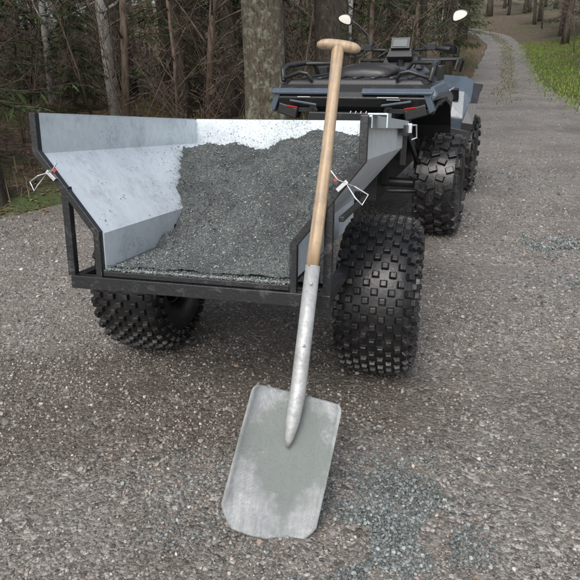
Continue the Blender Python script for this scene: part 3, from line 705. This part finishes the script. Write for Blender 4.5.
for s in (-1,1):
    mb.tube([(s*.57,-.42,1.08),(s*.585,-.40,1.15),(s*.575,-.34,1.175),(s*.55,.0,1.185),(s*.52,.10,1.17),(s*.50,.14,1.09)],.020,10)
    mb.tube([(s*.57,-.42,1.10),(s*.42,-.45,1.14),(s*.36,-.45,1.13),(s*.33,-.44,1.09)],.014,10)
    mb.tube([(s*.555,-.05,1.18),(s*.35,.0,1.18),(s*.30,.02,1.12)],.014,10)
    mb.tube([(s*.5,1.32,1.07),(s*.52,1.36,1.16),(s*.54,1.5,1.17),(s*.52,1.85,1.15),(s*.48,1.92,1.04)],.014,10)
    mb.box((s*.50,.28,1.10),(.10,.16,.10)); mb.box((s*.34,.42,1.04),(.16,.2,.12))
for y in (1.45,1.65,1.85): mb.tube([(-.53,y,1.16),(.53,y,1.16)],.012,8)
parts.append(mb.build('racks',[m_plastic],qb,bevel=.004))
for o in parts: o.scale=(.86,1,1)
mb=MB()
def seatring(y,w,z,t): return [(-w,y,z-t),(-w*1.02,y,z-.03),(-w*.8,y,z),(0,y,z+.012),(w*.8,y,z),(w*1.02,y,z-.03),(w,y,z-t)]
mb.loft([seatring(-.22,.16,1.12,.06),seatring(-.18,.21,1.17,.10),seatring(.10,.21,1.18,.13),seatring(.24,.19,1.14,.13),seatring(.34,.175,1.10,.12),seatring(.70,.15,1.09,.13),seatring(.86,.12,1.12,.12)],0,True)
mb.build('seat',[m_seat],qb,subsurf=1)
mb=MB()
mb.tube([(-.42,.92,1.25),(-.30,.97,1.26),(-.12,1.05,1.25),(.12,1.05,1.25),(.30,.97,1.26),(.42,.92,1.25)],.013,10)
for s in (-1,1):
    mb.tube([(s*.31,.965,1.262),(s*.43,.915,1.25)],.020,12)
    mb.box((s*.27,.985,1.275),(.07,.06,.05)); 
    mb.tube([(s*.33,1.03,1.265),(s*.43,1.0,1.25)],.007,6)
    mb.tube([(s*.26,.98,1.29),(s*.28,.99,1.38),(s*.36,.99,1.45),(s*.42,.98,1.49)],.007,8)
    mb.loft([[(s*(.36),1.07,1.22),(s*.36,1.08,1.22),(s*.36,1.08,1.30),(s*.36,1.07,1.30)],[(s*.45,1.02,1.21),(s*.45,1.03,1.21),(s*.45,1.03,1.285),(s*.45,1.02,1.285)],[(s*.485,.93,1.22),(s*.495,.93,1.22),(s*.495,.93,1.26),(s*.485,.93,1.26)]],0,False)
    mb.tube([(s*.10,1.02,1.25),(s*.18,.98,1.20),(s*.12,1.05,1.10)],.006,6); mb.tube([(s*.25,.97,1.26),(s*.16,1.0,1.31),(s*.07,1.06,1.22)],.005,6)
mb.tube([(0,1.12,.95),(0,1.05,1.24)],.035,10)
mb.box((0,1.07,1.21),(.22,.14,.10),Matrix.Rotation(-.5,3,'X'),0,(.8,.8))
mb.box((0,1.04,1.30),(.16,.05,.09),Matrix.Rotation(-.35,3,'X')); mb.box((0,1.16,1.16),(.36,.2,.12),None,0,(.7,.7))
mb.build('handlebar',[m_plastic],qb,bevel=.004)
mb=MB(); mb.box((0,1.013,1.307),(.12,.004,.06),Matrix.Rotation(-.35,3,'X')); mb.build('display',[m_screen],qb,bevel=.001)
for s in (-1,1):
    mb=MB(); mg=MB()
    cx_,cy,cz_=s*.47,.98,1.50
    def el(y,k): return [(cx_+.066*k*math.cos(a)+s*.01*math.cos(2*a),y,cz_+.044*k*math.sin(a)+.012*s*math.cos(a)) for a in [2*math.pi*j/24 for j in range(24)]]
    mb.loft([el(cy-.012,.93),el(cy-.010,1),el(cy+.01,.98),el(cy+.035,.7),el(cy+.045,.3)],0,True); mb.build('mirror',[m_plastic],qb)
    mg.loft([el(cy-.0145,.80),el(cy-.0125,.82)],0,False); mg.build('mirror_glass',[m_glass],qb)

# ------------------------------------------------------------------ light, world, camera
w=bpy.data.worlds.new('World'); scene.world=w; w.use_nodes=True; nt=w.node_tree
sky=nt.nodes.new('ShaderNodeTexSky'); sky.sky_type='NISHITA'; sky.sun_disc=False; sky.sun_elevation=R(50); sky.sun_rotation=R(200); sky.dust_density=4; sky.air_density=1.0
hs=nt.nodes.new('ShaderNodeHueSaturation'); hs.inputs['Saturation'].default_value=.45; hs.inputs['Value'].default_value=1.7; nt.links.new(sky.outputs[0],hs.inputs['Color'])
bg=nt.nodes['Background']; bg.inputs['Strength'].default_value=.15; nt.links.new(hs.outputs[0],bg.inputs['Color'])
sl=bpy.data.lights.new('sun','SUN'); sl.energy=1.4; sl.angle=R(25); sl.color=(1,.975,.94)
so=bpy.data.objects.new('sun',sl); col.objects.link(so)
az=R(200); el_=R(50); sd=Vector((math.sin(az)*math.cos(el_),math.cos(az)*math.cos(el_),math.sin(el_)))
so.rotation_euler=sd.to_track_quat('Z','Y').to_euler()
cam=bpy.data.cameras.new('camera'); co=bpy.data.objects.new('camera',cam); col.objects.link(co)
cam.lens=36; cam.sensor_width=36; cam.clip_end=1500; cam.clip_start=.05
co.matrix_world=Matrix.Translation((0,0,1.3))@Matrix.Rotation(R(67.2),4,'X')@Matrix.Rotation(R(-1.2),4,'Z')
scene.camera=co
